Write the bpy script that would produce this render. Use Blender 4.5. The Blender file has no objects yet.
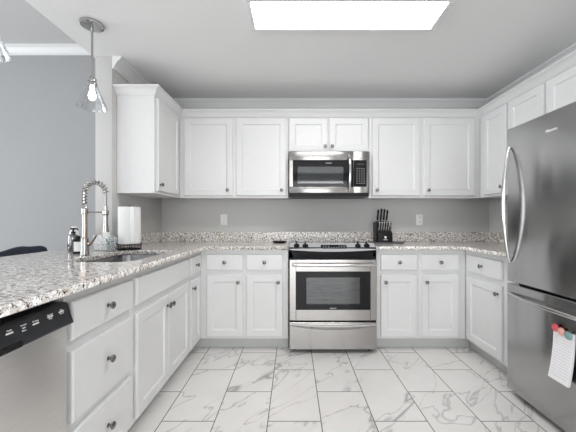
import bpy, bmesh, math, random
from mathutils import Vector, Matrix

# ------------------------------------------------------------------ camera, world, lights, exposure
SC = bpy.context.scene
COL = SC.collection
PI = math.pi
F = 309.0                                    # focal length in pixels of the 576-wide frame
cam_d = bpy.data.cameras.new('camera')
cam_d.sensor_fit = 'HORIZONTAL'
cam_d.sensor_width = 36.0
cam_d.lens = F / 576.0 * 36.0
cam_d.shift_x = -5.0 / 576.0
cam_d.shift_y = 4.5 / 576.0
cam_d.clip_start = 0.02
cam = bpy.data.objects.new('camera', cam_d)
COL.objects.link(cam)
cam.location = (0, 0, 1.137)
cam.rotation_euler = (PI / 2, 0, 0)
SC.camera = cam

SC.view_settings.view_transform = 'Standard'
SC.view_settings.look = 'None'
SC.view_settings.gamma = 1.0
SC.view_settings.use_curve_mapping = False
SC.view_settings.exposure = 0.0
SC.cycles.use_denoising = True
SC.cycles.max_bounces = 10
SC.cycles.diffuse_bounces = 5
SC.cycles.glossy_bounces = 5
SC.cycles.transparent_max_bounces = 12
SC.cycles.caustics_reflective = False
SC.cycles.caustics_refractive = False
SC.cycles.sample_clamp_indirect = 6.0

W = bpy.data.worlds.new('world')
SC.world = W
W.use_nodes = True
W.node_tree.nodes['Background'].inputs[0].default_value = (0.80, 0.90, 1.0, 1)
W.node_tree.nodes['Background'].inputs[1].default_value = 1.2


def area(name, loc, rot, sx, sy, power, col=(1, 1, 1)):
    d = bpy.data.lights.new(name, 'AREA')
    d.shape = 'RECTANGLE'
    d.size, d.size_y = sx, sy
    d.energy = power
    d.color = col
    o = bpy.data.objects.new(name, d)
    COL.objects.link(o)
    o.location = loc
    o.rotation_euler = rot
    return o


# daylight entering the three openings behind the camera and the one at the side of the living room
area('daylight_patio', (0.35, -2.56, 1.15), (PI / 2, 0, 0), 2.3, 2.1, 70, (1.0, 0.995, 0.99))
area('daylight_living', (-3.6, -2.56, 1.35), (PI / 2, 0, 0), 2.8, 2.0, 26, (0.95, 0.975, 1.0))
area('daylight_side', (-5.66, 0.6, 1.45), (PI / 2, 0, -PI / 2), 2.2, 1.7, 110, (0.93, 0.965, 1.0))
FIXTURE_STRENGTH = 20.5
BULB_STRENGTH = 11.0


# ------------------------------------------------------------------ mesh helpers
class MB:
    """collects shapes and links them as one mesh object"""

    def __init__(self):
        self.bm = bmesh.new()

    def box(self, x0, x1, y0, y1, z0, z1, bev=0.0, seg=1):
        vs = [self.bm.verts.new(p) for p in
              ((x0, y0, z0), (x1, y0, z0), (x1, y1, z0), (x0, y1, z0),
               (x0, y0, z1), (x1, y0, z1), (x1, y1, z1), (x0, y1, z1))]
        fs = [self.bm.faces.new([vs[i] for i in f]) for f in
              ((0, 3, 2, 1), (4, 5, 6, 7), (0, 1, 5, 4), (1, 2, 6, 5), (2, 3, 7, 6), (3, 0, 4, 7))]
        if bev > 0:
            es = list({e for f in fs for e in f.edges})
            bmesh.ops.bevel(self.bm, geom=es, offset=bev, segments=seg, profile=0.5, affect='EDGES')
        return self

    def rings(self, rings, close=True, cap0=True, cap1=True):
        """rings of equal point count joined into a skin"""
        vr = [[self.bm.verts.new(p) for p in r] for r in rings]
        n = len(vr[0])
        for a, b in zip(vr, vr[1:]):
            for i in range(n if close else n - 1):
                j = (i + 1) % n
                try:
                    self.bm.faces.new((a[i], a[j], b[j], b[i]))
                except ValueError:
                    pass
        if cap0:
            self.bm.faces.new(list(reversed(vr[0])))
        if cap1:
            self.bm.faces.new(vr[-1])
        return self

    def lathe(self, prof, c=(0, 0, 0), axis='z', seg=24, cap0=True, cap1=True):
        rs = []
        for r, h in prof:
            ring = []
            for i in range(seg):
                a = 2 * PI * i / seg
                u, v = max(r, 1e-5) * math.cos(a), max(r, 1e-5) * math.sin(a)
                if axis == 'z':
                    p = (c[0] + u, c[1] + v, c[2] + h)
                elif axis == 'y':
                    p = (c[0] + u, c[1] + h, c[2] - v)
                else:
                    p = (c[0] + h, c[1] + u, c[2] + v)
                ring.append(p)
            rs.append(ring)
        return self.rings(rs, True, cap0, cap1)

    def tube(self, pts, r, seg=10, cap=True):
        pts = [Vector(p) for p in pts]
        rad = r if isinstance(r, (list, tuple)) else [r] * len(pts)
        t = [(pts[min(i + 1, len(pts) - 1)] - pts[max(i - 1, 0)]).normalized() for i in range(len(pts))]
        up = Vector((0, 0, 1)) if abs(t[0].z) < 0.9 else Vector((0, 1, 0))
        n = (up - t[0] * up.dot(t[0])).normalized()
        rs = []
        for p, d, rr in zip(pts, t, rad):
            n = (n - d * n.dot(d)).normalized()
            b = d.cross(n)
            rs.append([tuple(p + (n * math.cos(2 * PI * i / seg) + b * math.sin(2 * PI * i / seg)) * rr)
                       for i in range(seg)])
        return self.rings(rs, True, cap, cap)

    def prism(self, poly, h0, h1, plane='xy', bev=0.0, seg=1):
        """polygon extruded along the axis normal to its plane"""
        def P(a, b, h):
            return {'xy': (a, b, h), 'xz': (a, h, b), 'yz': (h, a, b)}[plane]
        v0 = [self.bm.verts.new(P(a, b, h0)) for a, b in poly]
        v1 = [self.bm.verts.new(P(a, b, h1)) for a, b in poly]
        n = len(poly)
        fs = [self.bm.faces.new(list(reversed(v0))), self.bm.faces.new(v1)]
        for i in range(n):
            j = (i + 1) % n
            fs.append(self.bm.faces.new((v0[i], v0[j], v1[j], v1[i])))
        if bev > 0:
            es = list({e for f in fs[:2] for e in f.edges})
            bmesh.ops.bevel(self.bm, geom=es, offset=bev, segments=seg, profile=0.5, affect='EDGES')
        return self

    def build(self, name, mat, parent=None, smooth=True, angle=32):
        bmesh.ops.recalc_face_normals(self.bm, faces=self.bm.faces)
        me = bpy.data.meshes.new(name)
        self.bm.to_mesh(me)
        self.bm.free()
        if smooth:
            me.polygons.foreach_set('use_smooth', [True] * len(me.polygons))
            me.set_sharp_from_angle(angle=math.radians(angle))
        me.materials.append(mat)
        o = bpy.data.objects.new(name, me)
        COL.objects.link(o)
        if parent:
            o.parent = parent
        return o


def rrect(x0, x1, y0, y1, r, n=5):
    pts = []
    for cx, cy, a0 in ((x1 - r, y1 - r, 0), (x0 + r, y1 - r, 90), (x0 + r, y0 + r, 180), (x1 - r, y0 + r, 270)):
        for i in range(n + 1):
            a = math.radians(a0 + 90 * i / n)
            pts.append((cx + r * math.cos(a), cy + r * math.sin(a)))
    return pts


def tag(o, label=None, cat=None, group=None, kind=None):
    if label:
        o['label'] = label
    if cat:
        o['category'] = cat
    if group:
        o['group'] = group
    if kind:
        o['kind'] = kind
    return o


def thing(name, label, cat, loc=(0, 0, 0), rz=0.0, group=None):
    o = bpy.data.objects.new(name, None)
    o.empty_display_size = 0.05
    COL.objects.link(o)
    o.location = loc
    o.rotation_euler = (0, 0, rz)
    return tag(o, label, cat, group)


def copy_tree(o, parent=None):
    c = o.copy()
    COL.objects.link(c)
    if parent:
        c.parent = parent
    for ch in list(o.children):
        copy_tree(ch, c)
    return c


def struct(name, mb, mat, smooth=True):
    return tag(mb.build(name, mat, None, smooth), kind='structure')


def text_mesh(name, body, size, mat, parent, loc, rot, depth=0.0004, align='CENTER'):
    cu = bpy.data.curves.new(name, 'FONT')
    cu.body = body
    cu.size = size
    cu.align_x = align
    cu.align_y = 'CENTER'
    cu.extrude = depth
    cu.resolution_u = 2
    t = bpy.data.objects.new(name + '_source', cu)
    COL.objects.link(t)
    bpy.context.view_layer.update()
    me = bpy.data.meshes.new_from_object(t.evaluated_get(bpy.context.evaluated_depsgraph_get()))
    bpy.data.objects.remove(t)
    bpy.data.curves.remove(cu)
    me.materials.clear()
    me.materials.append(mat)
    o = bpy.data.objects.new(name, me)
    COL.objects.link(o)
    o.parent = parent
    o.location = loc
    o.rotation_euler = rot
    return o


# ------------------------------------------------------------------ materials
def new_mat(name):
    m = bpy.data.materials.new(name)
    m.use_nodes = True
    nt = m.node_tree
    return m, nt, nt.nodes['Principled BSDF']


def node(nt, kind, **kw):
    n = nt.nodes.new(kind)
    for k, v in kw.items():
        setattr(n, k, v)
    return n


def ramp(nt, src, stops, interp='LINEAR'):
    r = node(nt, 'ShaderNodeValToRGB')
    r.color_ramp.interpolation = interp
    el = r.color_ramp.elements
    while len(el) < len(stops):
        el.new(0.5)
    for e, (p, c) in zip(el, stops):
        e.position = p
        e.color = c if len(c) == 4 else (*c, 1)
    nt.links.new(src, r.inputs[0])
    return r.outputs[0]


def noise(nt, vec, scale, detail=2.0, rough=0.5, dist=0.0, dim='3D', w=None):
    n = node(nt, 'ShaderNodeTexNoise', noise_dimensions=dim)
    n.inputs['Scale'].default_value = scale
    n.inputs['Detail'].default_value = detail
    n.inputs['Roughness'].default_value = rough
    n.inputs['Distortion'].default_value = dist
    if vec is not None:
        nt.links.new(vec, n.inputs['Vector'])
    if w is not None:
        nt.links.new(w, n.inputs['W'])
    return n


def mixc(nt, fac, a, b, blend='MIX'):
    m = node(nt, 'ShaderNodeMix', data_type='RGBA', blend_type=blend)
    for sock, v in ((m.inputs[0], fac), (m.inputs[6], a), (m.inputs[7], b)):
        if isinstance(v, bpy.types.NodeSocket):
            nt.links.new(v, sock)
        elif isinstance(v, (tuple, list)):
            sock.default_value = (*v[:3], 1)
        else:
            sock.default_value = v
    return m.outputs[2]


def objco(nt):
    return node(nt, 'ShaderNodeTexCoord').outputs['Object']


def bump(nt, bsdf, h, strength=0.1, dist=0.002):
    b = node(nt, 'ShaderNodeBump')
    b.inputs['Strength'].default_value = strength
    b.inputs['Distance'].default_value = dist
    nt.links.new(h, b.inputs['Height'])
    nt.links.new(b.outputs[0], bsdf.inputs['Normal'])


def plain(name, col, rough=0.5, metal=0.0, var=0.03, scale=20.0, bstr=0.0, spec=0.5):
    """a colour with a faint procedural variation"""
    m, nt, b = new_mat(name)
    n = noise(nt, objco(nt), scale, 3)
    c = ramp(nt, n.outputs['Fac'], [(0.3, tuple(max(0, x * (1 - var)) for x in col)),
                                    (0.7, tuple(min(1, x * (1 + var)) for x in col))])
    nt.links.new(c, b.inputs['Base Color'])
    b.inputs['Roughness'].default_value = rough
    b.inputs['Metallic'].default_value = metal
    b.inputs['Specular IOR Level'].default_value = spec
    if bstr:
        bump(nt, b, n.outputs['Fac'], bstr)
    return m


def steel(name, col, rough=0.28, aniso=0.6, grain=(4, 4, 220), rot=0.25):
    m, nt, b = new_mat(name)
    mp = node(nt, 'ShaderNodeMapping')
    mp.inputs['Scale'].default_value = grain
    nt.links.new(objco(nt), mp.inputs[0])
    n = noise(nt, mp.outputs[0], 3.0, 4, 0.6)
    nt.links.new(ramp(nt, n.outputs['Fac'], [(0.3, tuple(x * 0.93 for x in col)), (0.7, tuple(min(1, x * 1.05) for x in col))]),
                 b.inputs['Base Color'])
    b.inputs['Metallic'].default_value = 1.0
    b.inputs['Roughness'].default_value = rough
    b.inputs['Anisotropic'].default_value = aniso
    b.inputs['Anisotropic Rotation'].default_value = rot
    t = node(nt, 'ShaderNodeTangent', direction_type='RADIAL', axis='Z')
    nt.links.new(t.outputs[0], b.inputs['Tangent'])
    return m


def emissive(name, col, strength):
    m, nt, b = new_mat(name)
    b.inputs['Base Color'].default_value = (*col, 1)
    b.inputs['Emission Color'].default_value = (*col, 1)
    b.inputs['Emission Strength'].default_value = strength
    return m


def clear(name, tint=(1, 1, 1), rough=0.02, ior=1.45, body=0.0):
    """thin glass: fresnel mix of see-through and gloss"""
    m, nt, b = new_mat(name)
    nt.nodes.remove(b)
    out = nt.nodes['Material Output']
    tr = node(nt, 'ShaderNodeBsdfTransparent')
    tr.inputs[0].default_value = (*tint, 1)
    gl = node(nt, 'ShaderNodeBsdfGlossy')
    gl.inputs['Roughness'].default_value = rough
    lw = node(nt, 'ShaderNodeLayerWeight')
    lw.inputs[0].default_value = 0.35
    mt = node(nt, 'ShaderNodeMath', operation='MULTIPLY_ADD')
    nt.links.new(lw.outputs['Facing'], mt.inputs[0])
    mt.inputs[1].default_value = 0.55
    mt.inputs[2].default_value = 0.05 + body
    mx = node(nt, 'ShaderNodeMixShader')
    nt.links.new(mt.outputs[0], mx.inputs[0])
    nt.links.new(tr.outputs[0], mx.inputs[1])
    nt.links.new(gl.outputs[0], mx.inputs[2])
    nt.links.new(mx.outputs[0], out.inputs[0])
    return m


def granite_mat():
    m, nt, b = new_mat('granite')
    co = objco(nt)
    big = noise(nt, co, 9, 3, 0.6)
    base = ramp(nt, big.outputs['Fac'], [(0.32, (0.50, 0.44, 0.385)), (0.5, (0.70, 0.655, 0.61)), (0.68, (0.58, 0.55, 0.52))])
    mid = noise(nt, co, 55, 4, 0.62, 0.4)
    tan = ramp(nt, mid.outputs['Fac'], [(0.54, (0, 0, 0)), (0.60, (1, 1, 1))])
    c = mixc(nt, tan, base, (0.32, 0.245, 0.19))
    off = node(nt, 'ShaderNodeMapping')
    off.inputs['Location'].default_value = (3.1, 7.7, 1.3)
    nt.links.new(co, off.inputs[0])
    wht = noise(nt, off.outputs[0], 62, 3, 0.55, 0.3)
    c = mixc(nt, ramp(nt, wht.outputs['Fac'], [(0.505, (0, 0, 0)), (0.55, (1, 1, 1))]), c, (0.90, 0.885, 0.87))
    off2 = node(nt, 'ShaderNodeMapping')
    off2.inputs['Location'].default_value = (13.1, 2.7, 9.3)
    nt.links.new(co, off2.inputs[0])
    gry = noise(nt, off2.outputs[0], 70, 3, 0.6, 0.5)
    c = mixc(nt, ramp(nt, gry.outputs['Fac'], [(0.59, (0, 0, 0)), (0.63, (1, 1, 1))]), c, (0.30, 0.28, 0.27))
    off3 = node(nt, 'ShaderNodeMapping')
    off3.inputs['Location'].default_value = (5.5, 21.7, 4.3)
    nt.links.new(co, off3.inputs[0])
    blk = noise(nt, off3.outputs[0], 62, 4, 0.68, 0.8)
    c = mixc(nt, ramp(nt, blk.outputs['Fac'], [(0.572, (0, 0, 0)), (0.60, (1, 1, 1))]), c, (0.03, 0.026, 0.026))
    nt.links.new(c, b.inputs['Base Color'])
    b.inputs['Roughness'].default_value = 0.13
    return m


def floor_mat():
    m, nt, b = new_mat('marble_tile')
    geo = node(nt, 'ShaderNodeNewGeometry')
    sep = node(nt, 'ShaderNodeSeparateXYZ')
    nt.links.new(geo.outputs['Position'], sep.inputs[0])
    # u runs away from the camera (tile length), v across it
    au = node(nt, 'ShaderNodeMath', operation='ADD')
    au.inputs[1].default_value = 20 * 0.605 - 1.750
    av = node(nt, 'ShaderNodeMath', operation='ADD')
    av.inputs[1].default_value = 40 * 0.3013 - 0.159
    nt.links.new(sep.outputs['Y'], au.inputs[0])
    nt.links.new(sep.outputs['X'], av.inputs[0])
    cm = node(nt, 'ShaderNodeCombineXYZ')
    nt.links.new(au.outputs[0], cm.inputs[0])
    nt.links.new(av.outputs[0], cm.inputs[1])
    br = node(nt, 'ShaderNodeTexBrick')
    br.offset = 0.5
    br.offset_frequency = 2
    br.squash = 1.0
    br.inputs['Color1'].default_value = (0, 0, 0, 1)
    br.inputs['Color2'].default_value = (1, 1, 1, 1)
    br.inputs['Mortar'].default_value = (0.5, 0.5, 0.5, 1)
    br.inputs['Scale'].default_value = 1.0
    br.inputs['Mortar Size'].default_value = 0.0028
    br.inputs['Mortar Smooth'].default_value = 0.1
    br.inputs['Bias'].default_value = 0.0
    br.inputs['Brick Width'].default_value = 0.605
    br.inputs['Row Height'].default_value = 0.3013
    nt.links.new(cm.outputs[0], br.inputs['Vector'])
    tile = node(nt, 'ShaderNodeMath', operation='MULTIPLY')
    nt.links.new(br.outputs['Color'], tile.inputs[0])
    tile.inputs[1].default_value = 37.0
    # veins: bent thin bands running diagonally, another offset for each tile
    mp = node(nt, 'ShaderNodeMapping')
    mp.vector_type = 'TEXTURE'
    mp.inputs['Rotation'].default_value = (0, 0, math.radians(50))
    mp.inputs['Scale'].default_value = (3.2, 0.9, 1.0)
    nt.links.new(geo.outputs['Position'], mp.inputs[0])
    def vein(scale, detail, dist, lo, hi, wadd):
        wa = node(nt, 'ShaderNodeMath', operation='ADD')
        nt.links.new(tile.outputs[0], wa.inputs[0])
        wa.inputs[1].default_value = wadd
        n = noise(nt, mp.outputs[0], scale, detail, 0.55, dist, '4D', wa.outputs[0])
        s = node(nt, 'ShaderNodeMath', operation='SUBTRACT')
        nt.links.new(n.outputs['Fac'], s.inputs[0])
        s.inputs[1].default_value = 0.5
        a = node(nt, 'ShaderNodeMath', operation='ABSOLUTE')
        nt.links.new(s.outputs[0], a.inputs[0])
        return ramp(nt, a.outputs[0], [(lo, (1, 1, 1)), (hi, (0, 0, 0))])
    v1 = vein(1.7, 4, 0.25, 0.0, 0.010, 0.0)
    v2 = vein(2.6, 4, 0.4, 0.0, 0.007, 5.0)
    wa = noise(nt, mp.outputs[0], 1.6, 2, 0.5, 0.0, '4D', tile.outputs[0])
    msk = ramp(nt, wa.outputs['Fac'], [(0.46, (0, 0, 0)), (0.60, (1, 1, 1))])
    cloud = noise(nt, geo.outputs['Position'], 3.5, 4, 0.6)
    base = ramp(nt, cloud.outputs['Fac'], [(0.3, (0.80, 0.775, 0.75)), (0.7, (0.87, 0.845, 0.825))])
    f1 = mixc(nt, 1.0, v1, msk, 'MULTIPLY')
    c = mixc(nt, f1, base, (0.34, 0.33, 0.32))
    k2 = node(nt, 'ShaderNodeMath', operation='MULTIPLY')
    nt.links.new(v2, k2.inputs[0])
    k2.inputs[1].default_value = 0.8
    c = mixc(nt, k2.outputs[0], c, (0.48, 0.46, 0.45))
    c = mixc(nt, br.outputs['Fac'], c, (0.13, 0.12, 0.11))
    nt.links.new(c, b.inputs['Base Color'])
    rr = node(nt, 'ShaderNodeMath', operation='MULTIPLY_ADD')
    nt.links.new(br.outputs['Fac'], rr.inputs[0])
    rr.inputs[1].default_value = 0.4
    rr.inputs[2].default_value = 0.32
    nt.links.new(rr.outputs[0], b.inputs['Roughness'])
    inv = node(nt, 'ShaderNodeMath', operation='SUBTRACT')
    inv.inputs[0].default_value = 1.0
    nt.links.new(br.outputs['Fac'], inv.inputs[1])
    bump(nt, b, inv.outputs[0], 0.4, 0.0015)
    return m


M_white = plain('white_cabinet_paint', (0.725, 0.725, 0.725), 0.38, var=0.01)
M_trim = plain('white_trim_paint', (0.78, 0.78, 0.78), 0.4, var=0.01)
M_wall = plain('grey_wall_paint', (0.56, 0.557, 0.545), 0.75, var=0.015, scale=60, bstr=0.04)
M_live = plain('cool_grey_wall_paint', (0.362, 0.364, 0.368), 0.75, var=0.015, scale=60, bstr=0.04)
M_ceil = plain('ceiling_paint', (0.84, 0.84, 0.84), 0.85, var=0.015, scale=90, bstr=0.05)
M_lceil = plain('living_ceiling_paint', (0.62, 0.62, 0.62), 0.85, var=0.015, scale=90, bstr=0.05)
M_toe = plain('toe_kick_paint', (0.55, 0.56, 0.55), 0.5, var=0.02)
M_granite = granite_mat()
M_floor = floor_mat()
M_steel = steel('brushed_steel', (0.355, 0.343, 0.333), 0.25, 0.7)
M_fridge = steel('grey_steel', (0.45, 0.45, 0.45), 0.2, 0.9)
M_basin = steel('basin_steel', (0.30, 0.30, 0.31), 0.22, 0.0)
M_washer = steel('reflection_lightened_steel', (0.76, 0.735, 0.715), 0.38, 0.5)  # appliance stainless, lightened so the colour stands in for brighter reflections
M_bright = steel('bright_steel', (0.62, 0.61, 0.60), 0.16, 0.3)
M_silver = plain('silver_panel', (0.62, 0.62, 0.63), 0.38, 0.35, 0.02)
M_chrome = plain('chrome', (0.45, 0.45, 0.45), 0.12, 1.0, 0.02)
M_nickel = plain('brushed_nickel', (0.42, 0.40, 0.385), 0.2, 1.0, 0.03)
M_warmrefl = plain('nickel_warm_reflection', (0.50, 0.37, 0.30), 0.2, 1.0, 0.03)  # plain nickel with a warm reflection of its surroundings put into the colour
M_knob = plain('dark_nickel', (0.24, 0.235, 0.23), 0.2, 1.0, 0.03)
M_black = plain('black_plastic', (0.014, 0.014, 0.016), 0.42, var=0.1, spec=0.18)
M_gloss = plain('black_glass', (0.010, 0.010, 0.012), 0.05, var=0.1, spec=0.25)
M_char = plain('charcoal_panel', (0.022, 0.023, 0.025), 0.40, var=0.06, spec=0.3)
M_inner = plain('oven_enamel', (0.17, 0.185, 0.20), 0.4, var=0.05)
M_screen = plain('perforated_screen', (0.22, 0.235, 0.25), 0.35, var=0.1, scale=400)
M_mark = plain('white_print', (0.85, 0.85, 0.85), 0.5, var=0.01)
M_plastic = plain('white_plastic', (0.85, 0.85, 0.84), 0.35, var=0.01)
M_slot = plain('dark_slot', (0.05, 0.05, 0.05), 0.6)
M_paper = plain('paper_towel', (0.88, 0.88, 0.87), 0.9, var=0.02, scale=120, bstr=0.25)
M_note = plain('note_paper', (0.88, 0.87, 0.88), 0.7, var=0.01)
M_rule = plain('note_rule', (0.62, 0.60, 0.66), 0.7)
M_navy = plain('navy_fabric', (0.020, 0.024, 0.040), 0.85, var=0.25, scale=180, bstr=0.4)
M_wood = plain('dark_wood', (0.06, 0.04, 0.03), 0.5, var=0.2)
M_red = plain('red_enamel', (0.72, 0.10, 0.13), 0.25)
M_peach = plain('peach_enamel', (0.80, 0.42, 0.36), 0.25)
M_teal = plain('teal_enamel', (0.20, 0.36, 0.36), 0.25)
M_diff = emissive('diffuser', (1.0, 0.995, 0.99), FIXTURE_STRENGTH)
M_bulb = emissive('bulb', (1.0, 0.93, 0.82), BULB_STRENGTH)
M_glass = clear('clear_glass', (0.93, 0.94, 0.95))
M_pane = clear('window_glass', (0.98, 1, 1), 0.01)
M_oven = clear('oven_glass', (0.55, 0.57, 0.58), 0.03, body=0.03)
M_soapglass = clear('smoky_plastic', (0.42, 0.43, 0.44), 0.1, body=0.12)
M_ribbed = clear('ribbed_glass', (0.90, 0.92, 0.93), 0.08, body=0.18)
M_slate = plain('dark_slate', (0.07, 0.07, 0.075), 0.4, var=0.15)
M_sponge = plain('white_cloth', (0.86, 0.86, 0.85), 0.9, var=0.03, bstr=0.2)


def speckle_mat():
    m, nt, b = new_mat('painted_speckle_reflection')  # granite mirrored in a glass jar, painted on as speckle
    n = noise(nt, objco(nt), 85, 3, 0.6, 0.6)
    nt.links.new(ramp(nt, n.outputs['Fac'], [(0.50, (0.90, 0.90, 0.90)), (0.60, (0.62, 0.63, 0.66)), (0.70, (0.16, 0.16, 0.17))]),
                 b.inputs['Base Color'])
    b.inputs['Roughness'].default_value = 0.25
    return m


M_speck = speckle_mat()

# ------------------------------------------------------------------ key measures of the room (metres, camera above the origin)
XL, XR, YB = -1.40, 2.09, 3.29               # kitchen walls
ZC, ZL = 2.41, 2.985                         # kitchen and living room ceilings
YR, XW = -2.60, -5.70                        # rear wall and far living room wall
XS = -1.53                                   # living room side of the wall stub
YS = 2.39                                    # end of the wall stub
CT = 0.914                                   # worktop height
CB = 0.884

# ------------------------------------------------------------------ room shell
struct('floor', MB().box(XW - 0.1, XR + 0.1, YR - 0.1, YB + 0.1, -0.08, 0.0), M_floor, False)
struct('ceiling_kitchen', MB().box(-1.55, XR + 0.1, YR - 0.1, YB + 0.1, ZC, ZL + 0.3), M_ceil, False)
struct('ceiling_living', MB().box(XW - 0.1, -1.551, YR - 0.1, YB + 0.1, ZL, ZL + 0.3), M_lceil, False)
struct('wall_back', MB().box(XL - 0.05, XR + 0.1, YB, YB + 0.1, 0, ZC), M_wall, False)
struct('wall_living', MB().box(XW - 0.1, XL - 0.051, YB, YB + 0.1, 0, ZL), M_live, False)
struct('wall_right', MB().box(XR, XR + 0.1, YR, YB, 0, ZC), M_wall, False)
struct('wall_stub', MB().box(XS, XL, YS, YB - 0.001, 0, ZC - 0.001, 0.004, 2), M_wall)
struct('wall_peninsula', MB().box(XS, XL - 0.01, 0.36, YS - 0.001, 0, CB - 0.001), M_wall, False)


def opening_wall(name, mat, along, at, thick, span, top, holes):
    """wall with rectangular openings, built of boxes around them"""
    mb = MB()
    def put(a0, a1, z0, z1):
        if a1 - a0 > 1e-4 and z1 - z0 > 1e-4:
            if along == 'x':
                mb.box(a0, a1, at - thick, at, z0, z1)
            else:
                mb.box(at - thick, at, a0, a1, z0, z1)
    a = span[0]
    for h0, h1, z0, z1 in holes:
        put(a, h0, 0, top)
        put(h0, h1, 0, z0)
        put(h0, h1, z1, top)
        a = h1
    put(a, span[1], 0, top)
    return struct(name, mb, mat, False)


opening_wall('wall_rear', M_wall, 'x', YR, 0.1, (XW - 0.1, XR + 0.1), ZL,
             [(-5.0, -2.2, 0.35, 2.35), (-0.8, 1.5, 0.10, 2.20)])
opening_wall('wall_side', M_live, 'y', XW, 0.1, (YR, YB), ZL, [(-0.5, 1.7, 0.6, 2.3)])


def window(name, along, at, a0, a1, z0, z1, n):
    mb = MB()
    t = 0.05
    def bar(b0, b1, c0, c1):
        if along == 'x':
            mb.box(b0, b1, at - 0.08, at - 0.03, c0, c1, 0.003)
        else:
            mb.box(at - 0.08, at - 0.03, b0, b1, c0, c1, 0.003)
    bar(a0, a0 + t, z0, z1)
    bar(a1 - t, a1, z0, z1)
    bar(a0 + t, a1 - t, z0, z0 + t)
    bar(a0 + t, a1 - t, z1 - t, z1)
    for i in range(1, n):
        c = a0 + (a1 - a0) * i / n
        bar(c - 0.025, c + 0.025, z0 + t, z1 - t)
    w = struct(name, mb, M_trim)
    pm = MB()
    if along == 'x':
        pm.box(a0 + t, a1 - t, at - 0.058, at - 0.054, z0 + t, z1 - t)
    else:
        pm.box(at - 0.058, at - 0.054, a0 + t, a1 - t, z0 + t, z1 - t)
    pm.build('window_pane', M_pane, w, False)


window('window_1', 'x', YR, -5.0, -2.2, 0.35, 2.35, 3)
window('window_2', 'x', YR, -0.8, 1.5, 0.10, 2.20, 2)
window('window_3', 'y', XW, -0.5, 1.7, 0.6, 2.3, 2)


def sweep(path, prof, name, mat):
    """profile (outward offset, height) swept along a plan polyline; outward is to the right of travel"""
    mb = MB()
    P = [Vector(p) for p in path]
    rings = []
    for i, p in enumerate(P):
        d0 = (P[i] - P[i - 1]).normalized() if i > 0 else None
        d1 = (P[i + 1] - P[i]).normalized() if i < len(P) - 1 else None
        n0 = Vector((d0.y, -d0.x)) if d0 else None
        n1 = Vector((d1.y, -d1.x)) if d1 else None
        if n0 is None:
            m = n1
        elif n1 is None:
            m = n0
        else:
            m = (n0 + n1) / (1 + n0.dot(n1))
        rings.append([(p.x + m.x * o, p.y + m.y * o, z) for o, z in prof])
    mb.rings(rings, True, True, True)
    return mb


def crown_prof(z, h, d):
    return [(0.0005, z - h), (0.011, z - h), (0.013, z - h * 0.84), (0.020, z - h * 0.82), (0.024, z - h * 0.70), (0.032, z - h * 0.55),
            (d * 0.70, z - h * 0.36), (d * 0.72, z - h * 0.30), (d * 0.85, z - h * 0.27), (d * 0.88, z - h * 0.19), (d, z - h * 0.16),
            (d, z - 0.001), (0.0005, z - 0.001)]


struct('trim_1', sweep([(XL, YS), (XL, YB), (XR, YB), (XR, YR)], crown_prof(ZC, 0.095, 0.070), 'c', M_trim), M_trim)
struct('trim_2', sweep([(XW, YR), (XW, YB), (-1.552, YB)], crown_prof(ZL, 0.092, 0.065), 'c', M_trim), M_trim)
bp = [(0.0005, 0.0), (0.014, 0.0), (0.014, 0.085), (0.008, 0.10), (0.0005, 0.10)]
struct('baseboard_living', sweep([(XW, YR), (XW, YB), (XS - 0.001, YB)], bp, 'b', M_trim), M_trim)

# ------------------------------------------------------------------ cabinets
def door_mesh(x0, x1, z0, z1, panel=True, t=0.02, border=0.058):
    """door or drawer front: eased outer edge and, on doors, a sunken flat panel with a small slope around it"""
    mb = MB()
    def ring(i, y):
        return [(x0 + i, y, z0 + i), (x1 - i, y, z0 + i), (x1 - i, y, z1 - i), (x0 + i, y, z1 - i)]
    rs = [ring(0, -0.0005), ring(0, -t + 0.006), ring(0.0045, -t)]
    if panel:
        rs += [ring(border, -t), ring(border + 0.003, -t + 0.004), ring(border + 0.009, -t + 0.0085)]
    mb.rings(rs, True, True, True)
    return mb


KNOB = None


def add_knob(parent, x, z, y=-0.02):
    """round mushroom knob on a short stem"""
    global KNOB
    if KNOB is None:
        mb = MB()
        mb.lathe([(0.009, 0.0), (0.009, -0.003), (0.0055, -0.005), (0.0055, -0.013), (0.0130, -0.017), (0.0160, -0.021),
                  (0.0155, -0.025), (0.0110, -0.029), (0.004, -0.031), (0.0, -0.0312)], (0, 0, 0), 'y', 20)
        KNOB = mb.build('knob', M_knob, parent)
        tag(KNOB, 'round dark nickel knob')
        k = KNOB
    else:
        k = KNOB.copy()
        COL.objects.link(k)
        k.parent = parent
    k.location = (x, y, z)
    return k


def cabinet(name, label, loc, rz, w, depth, z0, z1, fronts, group, toe=False, hollow=False, toe_ext=(0.0, 0.0)):
    """fronts: (kind, x0, x1, z0, z1, knob) in the cabinet's own frame, x along the front, y into it"""
    r = thing(name, label, 'cabinet', (loc[0], loc[1], 0), rz, group)
    bm_ = MB()
    if hollow:
        a, b = 0.0005, w - 0.0005
        bm_.box(a, b, 0, 0.02, z0, z1, 0.0015).box(a, a + 0.018, 0.019, depth, z0, z1).box(b - 0.018, b, 0.019, depth, z0, z1)
        bm_.box(a + 0.017, b - 0.017, 0.019, depth, z0, z0 + 0.018).box(a + 0.017, b - 0.017, depth - 0.012, depth, z0 + 0.017, z1)
    else:
        bm_.box(0.0005, w - 0.0005, 0, depth, z0, z1, 0.0015)
    bm_.build('body', M_white, r)
    if toe:
        tag(MB().box(0.0005 - toe_ext[0], w - 0.0005 + toe_ext[1], 0.075, 0.095, 0.001, z0 - 0.0005).build('toe_kick', M_toe, r), 'grey recessed toe kick')
    for kind, a, b, c, d, kn in fronts:
        f = door_mesh(a, b, c, d, kind == 'door').build(kind, M_white, r, True, 20)
        if kn:
            add_knob(f, kn[0], kn[1])
    return r


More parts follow.
